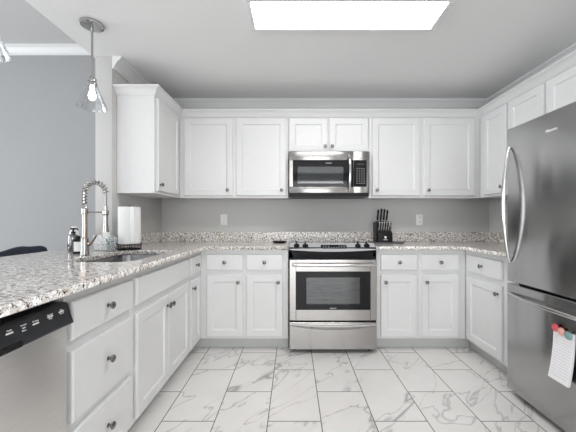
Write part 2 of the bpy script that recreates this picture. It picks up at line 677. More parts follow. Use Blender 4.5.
DZ = (0.705, 0.845)
DO = (0.127, 0.664)
KZ = 0.602
KD = 0.775
G1, G2 = 'white base cabinets', 'white wall cabinets'
y0 = 1.092
cabinet('drawer_cabinet', 'white base cabinet of three drawers between dishwasher and sink cabinet', (-0.81, y0), PI / 2, 0.455, 0.578, 0.105, CB - 0.001,
        [('drawer', 0.018, 0.437, *DZ, (0.228, KD)), ('drawer', 0.018, 0.437, 0.405, 0.664, (0.228, 0.548)),
         ('drawer', 0.018, 0.437, 0.127, 0.372, (0.228, 0.262))], G1, True)
y0 = 1.548
r = cabinet('sink_cabinet', 'white two-door base cabinet with plain false front under the sink', (-0.81, y0), PI / 2, 0.832, 0.578, 0.105, CB - 0.001,
            [('false_front', 0.022, 0.812, *DZ, None), ('door', 0.022, 0.415, *DO, (0.392, KZ)),
             ('door', 0.421, 0.812, *DO, (0.448, KZ))], G1, True, True)
y0 = 2.381
cabinet('base_cabinet', 'narrow white one-door base cabinet in the corner beside the sink cabinet', (-0.81, y0), PI / 2, 0.319, 0.578, 0.105, CB - 0.001,
        [('drawer', 0.022, 0.272, *DZ, (0.14, KD)), ('door', 0.022, 0.272, *DO, (0.052, KZ))], G1, True, False, (0.0, 0.0745))
cabinet('base_cabinet', 'white base cabinet with two drawers over two doors, sink side of the range', (-0.809, 2.70), 0, 0.768, 0.588, 0.105, CB - 0.001,
        [('drawer', 0.058, 0.375, *DZ, (0.216, KD)), ('drawer', 0.403, 0.721, *DZ, (0.562, KD)),
         ('door', 0.058, 0.375, *DO, (0.335, KZ)), ('door', 0.403, 0.721, *DO, (0.681, KZ))], G1, True, False, (0.075, 0.0))
cabinet('base_cabinet', 'white base cabinet with two drawers over two doors, below the knife block', (0.726, 2.70), 0, 0.783, 0.588, 0.105, CB - 0.001,
        [('drawer', 0.036, 0.354, *DZ, (0.195, KD)), ('drawer', 0.390, 0.715, *DZ, (0.552, KD)),
         ('door', 0.036, 0.354, *DO, (0.074, KZ)), ('door', 0.390, 0.715, *DO, (0.430, KZ))], G1, True, False, (0.0, 0.075))
cabinet('base_cabinet', 'white base cabinet with one drawer over one door beside the refrigerator', (1.51, 2.70), -PI / 2, 0.64, 0.577, 0.105, CB - 0.001,
        [('drawer', 0.045, 0.490, *DZ, (0.262, KD)), ('door', 0.045, 0.490, *DO, (0.452, KZ))], G1, True, False, (0.0745, 0.0))

UZ0, UZ1 = 1.355, 2.150
UD = (1.376, 2.122)
UK = 1.428
cabinet('wall_cabinet', 'white wall cabinet with broad side panel on the wall stub above the paper towels', (-1.10, 2.45), PI / 2, 0.539, 0.298, UZ0, UZ1,
        [('door', 0.034, 0.490, *UD, (0.064, UK))], G2)
cabinet('wall_cabinet', 'white two-door wall cabinet above the worktop on the sink side of the microwave', (-1.099, 2.99), 0, 1.053, 0.299, UZ0, UZ1,
        [('door', 0.050, 0.521, *UD, (0.472, UK)), ('door', 0.551, 1.035, *UD, (0.988, UK))], G2)
cabinet('wall_cabinet', 'short white two-door wall cabinet above the microwave', (-0.045, 2.99), 0, 0.776, 0.299, 1.792, UZ1,
        [('door', 0.006, 0.380, 1.801, 2.122, (0.352, 1.848)), ('door', 0.395, 0.768, 1.801, 2.122, (0.420, 1.848))], G2)
cabinet('wall_cabinet', 'white two-door wall cabinet above the knife block', (0.732, 2.99), 0, 1.077, 0.299, UZ0, UZ1,
        [('door', 0.030, 0.494, *UD, (0.072, UK)), ('door', 0.524, 1.018, *UD, (0.566, UK))], G2)
cabinet('wall_cabinet', 'narrow white one-door wall cabinet in the corner next to the refrigerator', (1.81, 2.99), -PI / 2, 0.400, 0.279, UZ0, UZ1,
        [('door', 0.080, 0.388, *UD, (0.350, UK))], G2)
cabinet('wall_cabinet', 'short white two-door wall cabinet over the refrigerator', (1.81, 2.589), -PI / 2, 0.84, 0.279, 1.790, UZ1,
        [('door', 0.014, 0.376, 1.806, 2.122, None), ('door', 0.406, 0.768, 1.806, 2.122, None)], G2)
cz = 2.194
struct('trim_3', sweep([(XL + 0.001, 2.45), (-1.10, 2.45), (-1.10, 2.99), (1.81, 2.99), (1.81, 1.75)],
                       [(-0.02, 2.1505), (-0.02, cz), (0.056, cz), (0.056, cz - 0.010), (0.050, cz - 0.013), (0.034, cz - 0.022),
                        (0.020, cz - 0.040), (0.010, cz - 0.058), (0.004, cz - 0.064), (0.0006, cz - 0.066), (0.0006, 2.1505)],
                       'c', M_white), M_white)

# ------------------------------------------------------------------ granite
def slab(name, outlines, z0, z1, mat, parent=None, ease=0.004):
    cu = bpy.data.curves.new(name, 'CURVE')
    cu.dimensions = '2D'
    cu.fill_mode = 'BOTH'
    cu.extrude = (z1 - z0) / 2 - ease
    cu.bevel_depth = ease
    cu.bevel_resolution = 2
    cu.offset = -ease
    for o in outlines:
        s = cu.splines.new('POLY')
        s.points.add(len(o) - 1)
        for p, (x, y) in zip(s.points, o):
            p.co = (x, y, 0, 1)
        s.use_cyclic_u = True
    t = bpy.data.objects.new(name + '_source', cu)
    COL.objects.link(t)
    bpy.context.view_layer.update()
    me = bpy.data.meshes.new_from_object(t.evaluated_get(bpy.context.evaluated_depsgraph_get()))
    bpy.data.objects.remove(t)
    bpy.data.curves.remove(cu)
    me.transform(Matrix.Translation((0, 0, (z0 + z1) / 2)))
    me.materials.clear()
    me.materials.append(mat)
    o = bpy.data.objects.new(name, me)
    COL.objects.link(o)
    if parent:
        o.parent = parent
    return o


def arc(cx, cy, r, a0, a1, n=6):
    return [(cx + r * math.cos(math.radians(a0 + (a1 - a0) * i / n)), cy + r * math.sin(math.radians(a0 + (a1 - a0) * i / n))) for i in range(n + 1)]


SX0, SX1, SY0, SY1 = -1.268, -0.880, 1.66, 2.325
left_outline = ([(-0.755, 0.36), (-0.755, 2.655), (-0.040, 2.655), (-0.040, YB - 0.001), (XL + 0.001, YB - 0.001), (XL + 0.001, YS - 0.002)]
                + arc(-1.79 + 0.05, YS - 0.052, 0.05, 90, 180) + [(-1.79, 0.36)])
wt = tag(slab('granite_worktop', [left_outline, rrect(SX0, SX1, SY0, SY1, 0.08, 8)], CB, CT, M_granite),
         'speckled granite worktop of the peninsula, turning the corner to the range', 'worktop', 'granite worktops')
wt2 = tag(slab('granite_worktop', [[(0.724, 2.655), (1.455, 2.655), (1.455, 2.06), (XR - 0.001, 2.06), (XR - 0.001, YB - 0.001), (0.724, YB - 0.001)]],
               CB, CT, M_granite),
          'speckled granite worktop from the range round to the refrigerator', 'worktop', 'granite worktops')
bs = MB()
bz0, bz1 = CT + 0.0006, 1.016
bs.prism([(XL + 0.001, YS + 0.02), (XL + 0.021, YS + 0.02), (XL + 0.021, YB - 0.021), (XR - 0.021, YB - 0.021), (XR - 0.021, 2.07),
          (XR - 0.001, 2.07), (XR - 0.001, YB - 0.001), (XL + 0.001, YB - 0.001)], bz0, bz1, 'xy', 0.002)
tag(bs.build('granite_backsplash', M_granite), 'low granite backsplash running round the foot of the walls', 'backsplash')

# undermount sink
s = thing('kitchen_sink', 'stainless undermount sink let into the peninsula worktop', 'sink', ((SX0 + SX1) / 2, (SY0 + SY1) / 2, CB))
mb = MB()
hx, hy = (SX1 - SX0) / 2, (SY1 - SY0) / 2
def rr(i, z, rad):
    return [(x, y, z) for x, y in rrect(-hx - i, hx + i, -hy - i, hy + i, rad)]
mb.rings([rr(0.03, -0.001, 0.07), rr(0.006, -0.001, 0.06), rr(0.004, -0.006, 0.06), rr(-0.004, -0.17, 0.06), rr(-0.03, -0.195, 0.05), rr(-0.10, -0.2, 0.04)], True, False, True)
mb.build('basin', M_basin, s)
MB().lathe([(0.045, 0.0005), (0.043, 0.004), (0.03, 0.003), (0.02, -0.001), (0.0, -0.001)], (0, 0.05, -0.2), 'z', 24).build('drain', M_chrome, s)

# ------------------------------------------------------------------ dishwasher
d = thing('dishwasher', 'stainless dishwasher with black control panel under the peninsula worktop', 'dishwasher', (-0.81, 0.476, 0), PI / 2)
wd = 0.606
tag(MB().box(0.004, wd - 0.004, 0.02, 0.57, 0.10, 0.862).build('tub', M_black, d), 'black tub behind the door')
MB().box(0.004, wd - 0.004, -0.020, 0.019, 0.115, 0.776, 0.004, 2).build('door', M_washer, d)
cp = MB()
cp.prism([(0.018, 0.777), (-0.030, 0.777), (-0.043, 0.781), (-0.045, 0.786), (-0.031, 0.810), (-0.026, 0.846), (-0.018, 0.853), (0.018, 0.853)],
         0.002, wd - 0.002, 'yz', 0.002)
cpo = tag(cp.build('control_panel', M_char, d), 'black control panel')
tag(MB().box(0.20, 0.40, -0.0462, -0.034, 0.780, 0.797, 0.002).build('pocket_handle', M_gloss, cpo), 'glossy black pocket handle')
tag(MB().box(0.02, wd - 0.02, 0.05, 0.08, 0.002, 0.10).build('kick_plate', M_black, d), 'black kick plate')
tilt = (PI / 2 - math.atan2(0.005, 0.036), 0, 0)
for tx, w_, z_ in ((0.375, 'Heavy', 0.834), (0.420, 'Normal', 0.834), (0.420, 'Light', 0.826), (0.420, 'Rinse', 0.818), (0.462, 'Hi-Temp', 0.832), (0.518, 'Heat Dry', 0.834),
                   (0.518, 'Delay', 0.822), (0.566, 'Start', 0.836), (0.566, 'Cancel', 0.824)):
    yy = -0.031 + (z_ - 0.810) / 0.036 * 0.005 - 0.0007
    text_mesh('marking', w_, 0.0062, M_mark, cpo, (tx, yy, z_), tilt)
mb = MB()
for tx, z_ in ((0.375, 0.826), (0.462, 0.824), (0.518, 0.828), (0.566, 0.830)):
    yy = -0.031 + (z_ - 0.810) / 0.036 * 0.005
    mb.box(tx - 0.011, tx + 0.011, yy - 0.0012, yy + 0.002, z_ - 0.0022, z_ + 0.0022)
tag(mb.build('button_strip', M_mark, cpo), 'white button legends', kind='stuff')

# ------------------------------------------------------------------ range
RX0, RX1 = -0.036, 0.720
g = thing('range', 'stainless slide-in range with glass oven door between the base cabinets', 'range', (RX0, 2.665, 0))
w = RX1 - RX0
tag(MB().box(0.003, w - 0.003, 0.0, 0.59, 0.03, 0.905).build('body', M_black, g), 'black body')
for lx in (0.05, w - 0.05):
    for ly in (0.05, 0.54):
        MB().lathe([(0.016, 0.001), (0.016, 0.03)], (lx, ly, 0), 'z', 12).build('foot', M_black, g)
tag(MB().box(0.004, w - 0.004, 0.08, 0.600, 0.9055, 0.918, 0.002).build('cooktop', M_gloss, g), 'black glass cooktop')
mb = MB()
N = 16
rings = []
for i in range(N + 1):
    t = i / N
    x = 0.003 + (w - 0.006) * t
    b = 1 - (2 * t - 1) ** 2                        # bowed front
    yf = 0.0 - 0.040 * b
    zf = 0.886 - 0.012 * b
    rings.append([(x, 0.095, 0.905), (x, 0.095, 0.934), (x, 0.088, 0.937), (x, yf - 0.003, zf + 0.004), (x, yf - 0.004, zf), (x, yf + 0.008, zf - 0.004), (x, 0.02, zf - 0.004), (x, 0.02, 0.905)])
mb.rings(rings)
con = mb.build('control_panel', M_silver, g)
mb = MB()
rings = []
for i in range(N + 1):
    t = i / N
    x = 0.003 + (w - 0.006) * t
    b = 1 - (2 * t - 1) ** 2
    yf = 0.002 - 0.036 * b
    zf = 0.881 - 0.012 * b
    rings.append([(x, 0.0, 0.812), (x, 0.0, zf), (x, yf, zf), (x, yf + 0.004, 0.835), (x, yf + 0.02 if yf + 0.02 < 0 else -0.001, 0.812)])
mb.rings(rings)
tag(mb.build('front_band', M_black, g), 'black curved band below the controls')
sl = math.atan2(0.937 - 0.886, 0.091)


def slope_pt(x, f):
    """point on the sloped control panel: f = 0 front edge, 1 back edge"""
    t = (x - 0.003) / (w - 0.006)
    b = 1 - (2 * t - 1) ** 2
    yf, zf = -0.003 - 0.040 * b, 0.890 - 0.012 * b
    return Vector((x, yf + (0.088 - yf) * f, zf + (0.937 - zf) * f)), math.atan2(0.937 - zf, 0.088 - yf)


for kx in (0.068, 0.144, 0.602, 0.680):
    p, a = slope_pt(kx, 0.52)
    kb = MB()
    kb.lathe([(0.025, 0.0), (0.025, 0.010), (0.022, 0.016), (0.0, 0.017)], (0, 0, 0), 'z', 20)
    kb.box(-0.006, 0.006, -0.026, 0.034, 0.008, 0.032, 0.003)
    k = tag(kb.build('knob', M_black, con), 'black burner knob')
    k.location = p
    k.rotation_euler = (a, 0, 0)
p, a = slope_pt(w / 2 + 0.012, 0.50)
db = MB()
db.prism(rrect(-0.112, 0.112, -0.030, 0.030, 0.012), -0.001, 0.004, 'xy')
dsp = tag(db.build('display', M_gloss, con), 'black glass display')
dsp.location = p
dsp.rotation_euler = (a, 0, 0)
mb = MB()
for i in range(9):
    for j in range(2):
        if i in (3, 4, 5) and j == 1:
            continue
        mb.box(-0.095 + i * 0.0225, -0.083 + i * 0.0225, -0.018 + j * 0.022, -0.013 + j * 0.022, 0.0035, 0.0046)
tag(mb.build('key_legend', M_mark, dsp), 'white key legends', kind='stuff')
# oven door
od = MB()
z0, z1 = 0.285, 0.803
od.box(0.006, 0.062, -0.035, -0.001, z0, z1, 0.003)
od.box(w - 0.062, w - 0.006, -0.035, -0.001, z0, z1, 0.003)
od.box(0.0615, w - 0.0615, -0.035, -0.001, z0, 0.378, 0.002)
od.box(0.0615, w - 0.0615, -0.035, -0.001, 0.702, z1, 0.002)
odo = od.build('oven_door', M_steel, g)
fr = MB()
wx0, wx1, wz0, wz1 = 0.062, w - 0.062, 0.378, 0.702
ix0, ix1, iz0, iz1 = 0.150, w - 0.150, 0.425, 0.652
fr.box(wx0, ix0, -0.0365, -0.004, wz0, wz1)
fr.box(ix1, wx1, -0.0365, -0.004, wz0, wz1)
fr.box(ix0, ix1, -0.0365, -0.004, wz0, iz0)
fr.box(ix0, ix1, -0.0365, -0.004, iz1, wz1)
tag(fr.build('window_surround', M_gloss, odo), 'black glass window surround')
MB().box(ix0, ix1, -0.034, -0.030, iz0, iz1).build('glass', M_oven, odo)
MB().box(ix0, ix1, -0.006, -0.004, iz0, iz1).build('oven_liner', M_inner, odo)
for rz in (0.470, 0.535, 0.600):
    rk = MB()
    rk.tube([(ix0 + 0.002, -0.016, rz), (ix1 - 0.002, -0.016, rz)], 0.004, 8)
    tag(rk.build('oven_rack', M_steel, odo), 'steel oven rack edge')
text_mesh('logo', 'FRIGIDAIRE', 0.011, M_mark, odo, (w / 2, -0.0368, 0.390), (PI / 2, 0, 0))
hb = MB()
pts = [(0.03 + (w - 0.06) * i / 20, -0.062 - 0.018 * (1 - (i / 10 - 1) ** 2), 0.762) for i in range(21)]
hb.tube(pts, 0.014, 14)
for hx_ in (0.045, w - 0.045):
    hb.tube([(hx_, -0.030, 0.762), (hx_, -0.062, 0.762)], 0.012, 10)
tag(hb.build('handle', M_bright, odo), 'bowed bright steel oven handle')
# warming drawer
dw = MB()
dw.box(0.006, w - 0.006, -0.030, -0.001, 0.036, 0.268, 0.003)
dwo = dw.build('drawer', M_steel, g)
hb = MB()
rings = []
for i in range(21):
    t = i / 20
    x = 0.012 + (w - 0.024) * t
    b = 1 - (2 * t - 1) ** 2
    zc = 0.250 - 0.010 * b
    yo = -0.034 - 0.020 * b
    rings.append([(x, -0.029, zc + 0.008), (x, yo, zc + 0.006), (x, yo - 0.003, zc), (x, yo + 0.002, zc - 0.010), (x, -0.029, zc - 0.028 * b - 0.012)])
hb.rings(rings)
tag(hb.build('handle', M_bright, dwo), 'curved steel grip along the drawer top')

# ------------------------------------------------------------------ microwave
m = thing('microwave', 'stainless over-the-range microwave with black glass door, hung under the short cabinet', 'microwave', (RX0, 2.915, 1.366))
tag(MB().box(0.002, w - 0.002, 0.02, 0.370, 0.0, 0.420, 0.002).build('body', M_char, m), 'dark grey casing')
mw_h = 0.420
do = MB()
xs = 0.602
do.box(0.001, xs, -0.012, 0.0195, 0.338, mw_h, 0.004, 2)          # upper rail
do.box(0.001, xs, -0.012, 0.0195, 0.030, 0.088, 0.003, 2)         # lower rail
do.box(0.001, 0.036, -0.012, 0.0195, 0.0875, 0.3385, 0.002)
doo = do.build('door', M_steel, m)
fr = MB()
ix0, ix1, iz0, iz1 = 0.080, 0.510, 0.120, 0.278
fr.box(0.0355, ix0, -0.013, 0.010, 0.0875, 0.3385)
fr.box(ix1, xs, -0.013, 0.019, 0.0875, 0.3385)
fr.box(ix0, ix1, -0.013, 0.010, 0.0875, iz0)
fr.box(ix0, ix1, -0.013, 0.010, iz1, 0.3385)
tag(fr.build('window_surround', M_gloss, doo), 'black glass surround')
MB().box(ix0, ix1, -0.0105, -0.007, iz0, iz1).build('glass', M_oven, doo)
tag(MB().box(ix0, ix1, 0.006, 0.010, iz0, iz1).build('mesh_screen', M_screen, doo), 'grey perforated screen')
text_mesh('logo', 'FRIGIDAIRE', 0.011, M_mark, doo, (0.372, -0.0134, 0.310), (PI / 2, 0, 0))
hb = MB()
hb.tube([(0.566, -0.012 - 0.045 * math.sin(PI * min(max(i / 16, 0.0), 1.0)) ** 0.6, 0.045 + 0.345 * i / 16) for i in range(17)], 0.0125, 12)
tag(hb.build('handle', M_bright, doo), 'bowed vertical steel handle')
pn = MB()
pn.box(xs + 0.002, w - 0.001, -0.012, 0.0195, 0.030, mw_h, 0.003, 2)
pno = pn.build('control_side', M_steel, m)
MB().prism(rrect(xs + 0.004, 0.728, 0.0875, 0.3385, 0.003), -0.0132, -0.010, 'xz').build('keypad', M_gloss, pno)
mb = MB()
for i in range(4):
    for j in range(7):
        mb.box(0.634 + i * 0.022, 0.641 + i * 0.022, -0.0140, -0.0125, 0.118 + j * 0.023, 0.1220 + j * 0.023)
tag(mb.build('key_legend', M_mark, pno), 'white key legends', kind='stuff')
tag(MB().box(0.640, 0.705, -0.0140, -0.0125, 0.292, 0.308).build('clock_display', M_char, pno), 'small grey clock display')
tag(MB().box(0.004, w - 0.004, -0.006, 0.018, 0.002, 0.0285, 0.002).build('vent_strip', M_black, m), 'black vent strip along the bottom')

# ------------------------------------------------------------------ refrigerator
FX, FY = 1.410, 2.036
f = thing('refrigerator', 'tall grey stainless bottom-freezer refrigerator beside the base cabinet', 'refrigerator', (FX, FY, 0), -PI / 2)
fw, fd = 0.905, 0.66
tag(MB().box(0.004, fw - 0.004, 0.072, fd, 0.03, 1.725, 0.004).build('body', M_char, f), 'dark grey casing')
up = MB().box(0.0, fw, 0.0, 0.068, 0.742, 1.734, 0.006, 3).build('door', M_fridge, f)
lo = MB().box(0.0, fw, 0.0, 0.068, 0.042, 0.728, 0.006, 3).build('freezer_drawer', M_fridge, f)
tag(MB().box(0.01, fw - 0.01, 0.055, 0.30, 0.002, 0.048).build('base_grille', M_black, f), 'black base grille')
hb = MB()
n = 24
pts = [(0.034, -0.006 - 0.042 * math.sin(PI * i / n) ** 0.75, 0.868 + 0.742 * i / n) for i in range(n + 1)]
hb.tube(pts, [0.008 + 0.004 * math.sin(PI * i / n) for i in range(n + 1)], 12)
tag(hb.build('handle', M_bright, up), 'long bowed bright steel handle')
hb = MB()
pts = [(0.030 + 0.845 * i / n, -0.006 - 0.055 * math.sin(PI * i / n) ** 0.75, 0.668) for i in range(n + 1)]
hb.tube(pts, [0.008 + 0.004 * math.sin(PI * i / n) for i in range(n + 1)], 12)
tag(hb.build('handle', M_bright, lo), 'bowed bright steel drawer handle')
text_mesh('logo', 'Hisense', 0.024, M_mark, up, (0.350, -0.0006, 1.632), (PI / 2, 0, 0))

# notepad and magnets on the freezer drawer
npd = thing('notepad', 'narrow white ruled notepad hanging on the freezer drawer', 'notepad', (FX - 0.001, 1.600, 0.556), -PI / 2)
pm = MB()
hw = 0.060
rings = []
for i in range(9):
    t = i / 8
    z = 0.010 - 0.262 * t
    off = -0.030 * t * t
    rings.append([(-hw, off - 0.010, z), (hw, off - 0.010, z), (hw, off * 0.9 - 0.0005, z), (-hw, off * 0.9 - 0.0005, z)])
pm.rings(rings)
pmo = pm.build('page_block', M_note, npd)
rl = MB()
for i in range(2, 17):
    t = (i + 0.4) / 18
    z = 0.010 - 0.262 * t
    off = -0.030 * t * t - 0.0105
    rl.box(-hw + 0.008, hw - 0.008, off, off + 0.001, z - 0.0012, z + 0.0012)
tag(rl.build('ruled_lines', M_rule, pmo), 'pale grey ruled lines')
for dx, dz, mt, lb in ((-0.042, 0.012, M_red, 'round red magnet at the top corner of the notepad'),
                       (-0.005, 0.004, M_peach, 'round peach magnet in the middle of the notepad top'),
                       (0.036, -0.002, M_teal, 'round teal magnet at the top of the notepad')):
    mg = MB()
    mg.lathe([(0.019, 0.0), (0.021, -0.003), (0.019, -0.008), (0.012, -0.011), (0.0, -0.012)], (0, 0, 0), 'y', 20)
    mo = tag(mg.build('fridge_magnet', mt), lb, 'magnet', 'round magnets on the notepad')
    mo.location = (FX - 0.0125, 1.600 - dx, 0.556 + dz)
    mo.rotation_euler = (0, 0, -PI / 2)

# ------------------------------------------------------------------ outlets
for ox, lb in ((-0.735, 'white wall outlet above the backsplash on the sink side of the range'), (1.345, 'white wall outlet above the backsplash beyond the knife block')):
    o = thing('wall_outlet', lb, 'outlet', (ox, YB - 0.001, 1.145), 0, 'wall outlets')
    MB().box(-0.036, 0.036, -0.006, 0, -0.058, 0.058, 0.002, 2).build('cover_plate', M_plastic, o)
    for z in (-0.024, 0.024):
        s = MB().prism(rrect(-0.017, 0.017, z - 0.014, z + 0.014, 0.006), -0.009, -0.0055, 'xz').build('socket', M_plastic, o)
        mb = MB()
        for sx in (-0.006, 0.006):
            mb.box(sx - 0.0012, sx + 0.0012, -0.0095, -0.008, z - 0.003, z + 0.007)
        tag(mb.build('slot', M_slot, s), 'dark slots')

# ------------------------------------------------------------------ ceiling light
c = thing('ceiling_light', 'flat rectangular ceiling light with white diffuser', 'ceiling light', (0.325, 1.890, ZC))
X0, X1, Y0, Y1 = -0.567, 0.567, -0.123, 0.123
fr = MB()
for a in ((X0 - 0.03, X1 + 0.03, Y0 - 0.03, Y0), (X0 - 0.03, X1 + 0.03, Y1, Y1 + 0.03), (X0 - 0.03, X0, Y0, Y1), (X1, X1 + 0.03, Y0, Y1)):
    fr.box(*a, -0.026, -0.0005, 0.004)
fr.build('frame', M_trim, c)
MB().box(X0 + 0.0005, X1 - 0.0005, Y0 + 0.0005, Y1 - 0.0005, -0.020, -0.002).build('diffuser', M_diff, c, False)

# ------------------------------------------------------------------ pendants
def pendant(loc, label):
    p = thing('pendant_lamp', label, 'pendant lamp', loc, 0, 'glass pendant lamps over the peninsula')
    tag(MB().lathe([(0.0, -0.024), (0.05, -0.024), (0.066, -0.018), (0.070, -0.004), (0.070, -0.0005)], (0, 0, 0), 'z', 28).build('canopy', M_chrome, p), 'round chrome ceiling canopy')
    tag(MB().tube([(0, 0, -0.022), (0, 0, -0.345)], 0.0065, 12).build('rod', M_chrome, p), 'thin chrome rod')
    tag(MB().lathe([(0.0, -0.335), (0.013, -0.337), (0.015, -0.350), (0.024, -0.354), (0.026, -0.362), (0.023, -0.378), (0.030, -0.386), (0.030, -0.398), (0.026, -0.402), (0.0, -0.402)], (0, 0, 0), 'z', 24).build('socket', M_chrome, p), 'chrome socket')
    outer = [(0.024, -0.395), (0.030, -0.405), (0.045, -0.440), (0.075, -0.505), (0.088, -0.532), (0.090, -0.543)]
    inner = [(r - 0.003, h) for r, h in reversed(outer)]
    tag(MB().lathe(outer + inner, (0, 0, 0), 'z', 36, False, False).build('shade', M_glass, p), 'clear cone glass shade')
    tag(MB().lathe([(0.011, -0.402), (0.013, -0.425), (0.017, -0.446), (0.0225, -0.466), (0.019, -0.484), (0.010, -0.494), (0.0, -0.497)], (0, 0, 0), 'z', 20).build('bulb', M_bulb, p), 'lit clear bulb')
    return p


pendant((-1.300, 2.00, ZC), 'glass cone pendant lamp over the peninsula, fully in view')
pendant((-1.345, 1.345, ZC), 'glass cone pendant lamp cut off by the picture edge, only its shade showing')

# ------------------------------------------------------------------ faucet
q = thing('kitchen_faucet', 'tall spring-neck nickel faucet standing behind the sink', 'faucet', (-1.300, 1.93, CT))
tag(MB().lathe([(0.029, 0.0006), (0.029, 0.006), (0.024, 0.010), (0.022, 0.10), (0.0225, 0.112), (0.018, 0.118)], (0, 0, 0), 'z', 24).build('base', M_nickel, q), 'nickel valve body')
tag(MB().lathe([(0.0155, 0.112), (0.0155, 0.272)], (0, 0, 0), 'z', 20).build('column', M_warmrefl, q), 'nickel column, warm reflection in its colour')
tag(MB().lathe([(0.019, 0.262), (0.020, 0.268), (0.020, 0.296), (0.017, 0.300), (0.012, 0.325), (0.0, 0.326)], (0, 0, 0), 'z', 20).build('collar', M_nickel, q), 'nickel collar')
reach = 0.118
ZA = 0.405
arch = [(0, 0, 0.32), (0, 0, 0.36)]
for i in range(0, 21):
    a = PI - PI * i / 20
    arch.append((reach / 2 + reach / 2 * math.cos(a), 0.02 * (i / 20), ZA + 0.058 * math.sin(a)))
arch += [(reach, 0.02, 0.36), (reach, 0.02, 0.31)]
tag(MB().tube(arch, 0.0075, 10)  .build('hose', M_nickel, q), 'dark hose inside the spring')
# spring around the arch
dense = []
for a, b in zip(arch, arch[1:]):
    for k in range(20):
        dense.append(Vector(a).lerp(Vector(b), k / 20))
dense.append(Vector(arch[-1]))
dense = dense[:int(len(dense) * 0.93)]
L = [0.0]
for a, b in zip(dense, dense[1:]):
    L.append(L[-1] + (b - a).length)
pts = []
for i, p in enumerate(dense):
    t = (dense[min(i + 1, len(dense) - 1)] - dense[max(i - 1, 0)]).normalized()
    e1 = Vector((0, 1, 0))
    e1 = (e1 - t * e1.dot(t)).normalized()
    e2 = t.cross(e1)
    ang = 2 * PI * L[i] / 0.019
    pts.append(p + (e1 * math.cos(ang) + e2 * math.sin(ang)) * 0.0155)
tag(MB().tube(pts, 0.0028, 6).build('spring', M_nickel, q), 'coiled nickel spring')
tag(MB().tube([(0, 0, 0.275), (reach, 0.02, 0.275)], 0.0045, 8).build('docking_arm', M_nickel, q), 'thin docking arm')
tag(MB().lathe([(0.010, 0.315), (0.011, 0.290), (0.019, 0.286), (0.019, 0.262), (0.013, 0.255), (0.014, 0.20), (0.018, 0.165), (0.0185, 0.150), (0.0, 0.149)],
               (reach, 0.02, 0), 'z', 20).build('spray_head', M_nickel, q), 'pull-down spray head')
lv = MB()
lv.tube([(0.018, 0, 0.075), (0.036, -0.004, 0.078)], 0.012, 12)
lv.tube([(0.034, -0.004, 0.078), (0.060, -0.010, 0.100), (0.082, -0.014, 0.135)], [0.008, 0.006, 0.005], 10)
tag(lv.build('lever', M_warmrefl, q), 'side lever handle')

# ------------------------------------------------------------------ things by the sink
b1 = thing('soap_bottle', 'tall smoky pump bottle with black pump behind the faucet', 'soap bottle', (-1.575, 2.215, CT + 0.0008), 0, 'bottles behind the faucet')
MB().lathe([(0.0, 0.0), (0.032, 0.0), (0.034, 0.004), (0.034, 0.105), (0.030, 0.118), (0.012, 0.127), (0.012, 0.132), (0.0, 0.132)], (0, 0, 0), 'z', 24).build('bottle_body', M_soapglass, b1)
tag(MB().lathe([(0.0, 0.002), (0.029, 0.002), (0.031, 0.005), (0.031, 0.045), (0.0, 0.045)], (0, 0, 0), 'z', 24).build('liquid', M_black, b1), 'dark soap')
pb = MB()
pb.lathe([(0.014, 0.128), (0.014, 0.142), (0.006, 0.144), (0.006, 0.156), (0.018, 0.158), (0.019, 0.168), (0.0, 0.170)], (0, 0, 0), 'z', 20)
pb.tube([(0, 0, 0.163), (0.035, -0.012, 0.162), (0.040, -0.014, 0.156)], 0.005, 8)
tag(pb.build('pump', M_black, b1), 'black pump')
b2 = thing('soap_bottle', 'short black bottle with a white label beside the faucet foot', 'soap bottle', (-1.452, 2.085, CT + 0.0008), 0, 'bottles behind the faucet')
MB().lathe([(0.0, 0.0), (0.031, 0.0), (0.034, 0.004), (0.034, 0.086), (0.030, 0.095), (0.013, 0.101), (0.013, 0.104), (0.0, 0.104)], (0, 0, 0), 'z', 24).build('bottle_body', M_black, b2)
tag(MB().lathe([(0.015, 0.102), (0.015, 0.118), (0.0, 0.120)], (0, 0, 0), 'z', 20).build('cap', M_black, b2), 'black screw cap')
lb = MB()
ring0, ring1 = [], []
nn = 14
def lab(r):
    return [[(r * math.cos(a), r * math.sin(a), z) for a in [math.radians(-95 + 78 * i / nn) for i in range(nn + 1)]] for z in (0.016, 0.080)]
o_, i_ = lab(0.0346), lab(0.0341)
lb.rings([[*o_[0], *reversed(i_[0])], [*o_[1], *reversed(i_[1])]])
tag(lb.build('label_sticker', M_mark, b2), 'white label')
b3 = thing('lotion_bottle', 'white bottle half hidden behind the dark soap bottles', 'bottle', (-1.640, 2.315, CT + 0.0008), 0, 'bottles behind the faucet')
MB().lathe([(0.0, 0.0), (0.028, 0.0), (0.030, 0.004), (0.030, 0.135), (0.024, 0.150), (0.013, 0.156), (0.0, 0.156)], (0, 0, 0), 'z', 24).build('bottle_body', M_plastic, b3)
MB().lathe([(0.016, 0.155), (0.016, 0.178), (0.0, 0.180)], (0, 0, 0), 'z', 20).build('cap', M_plastic, b3)

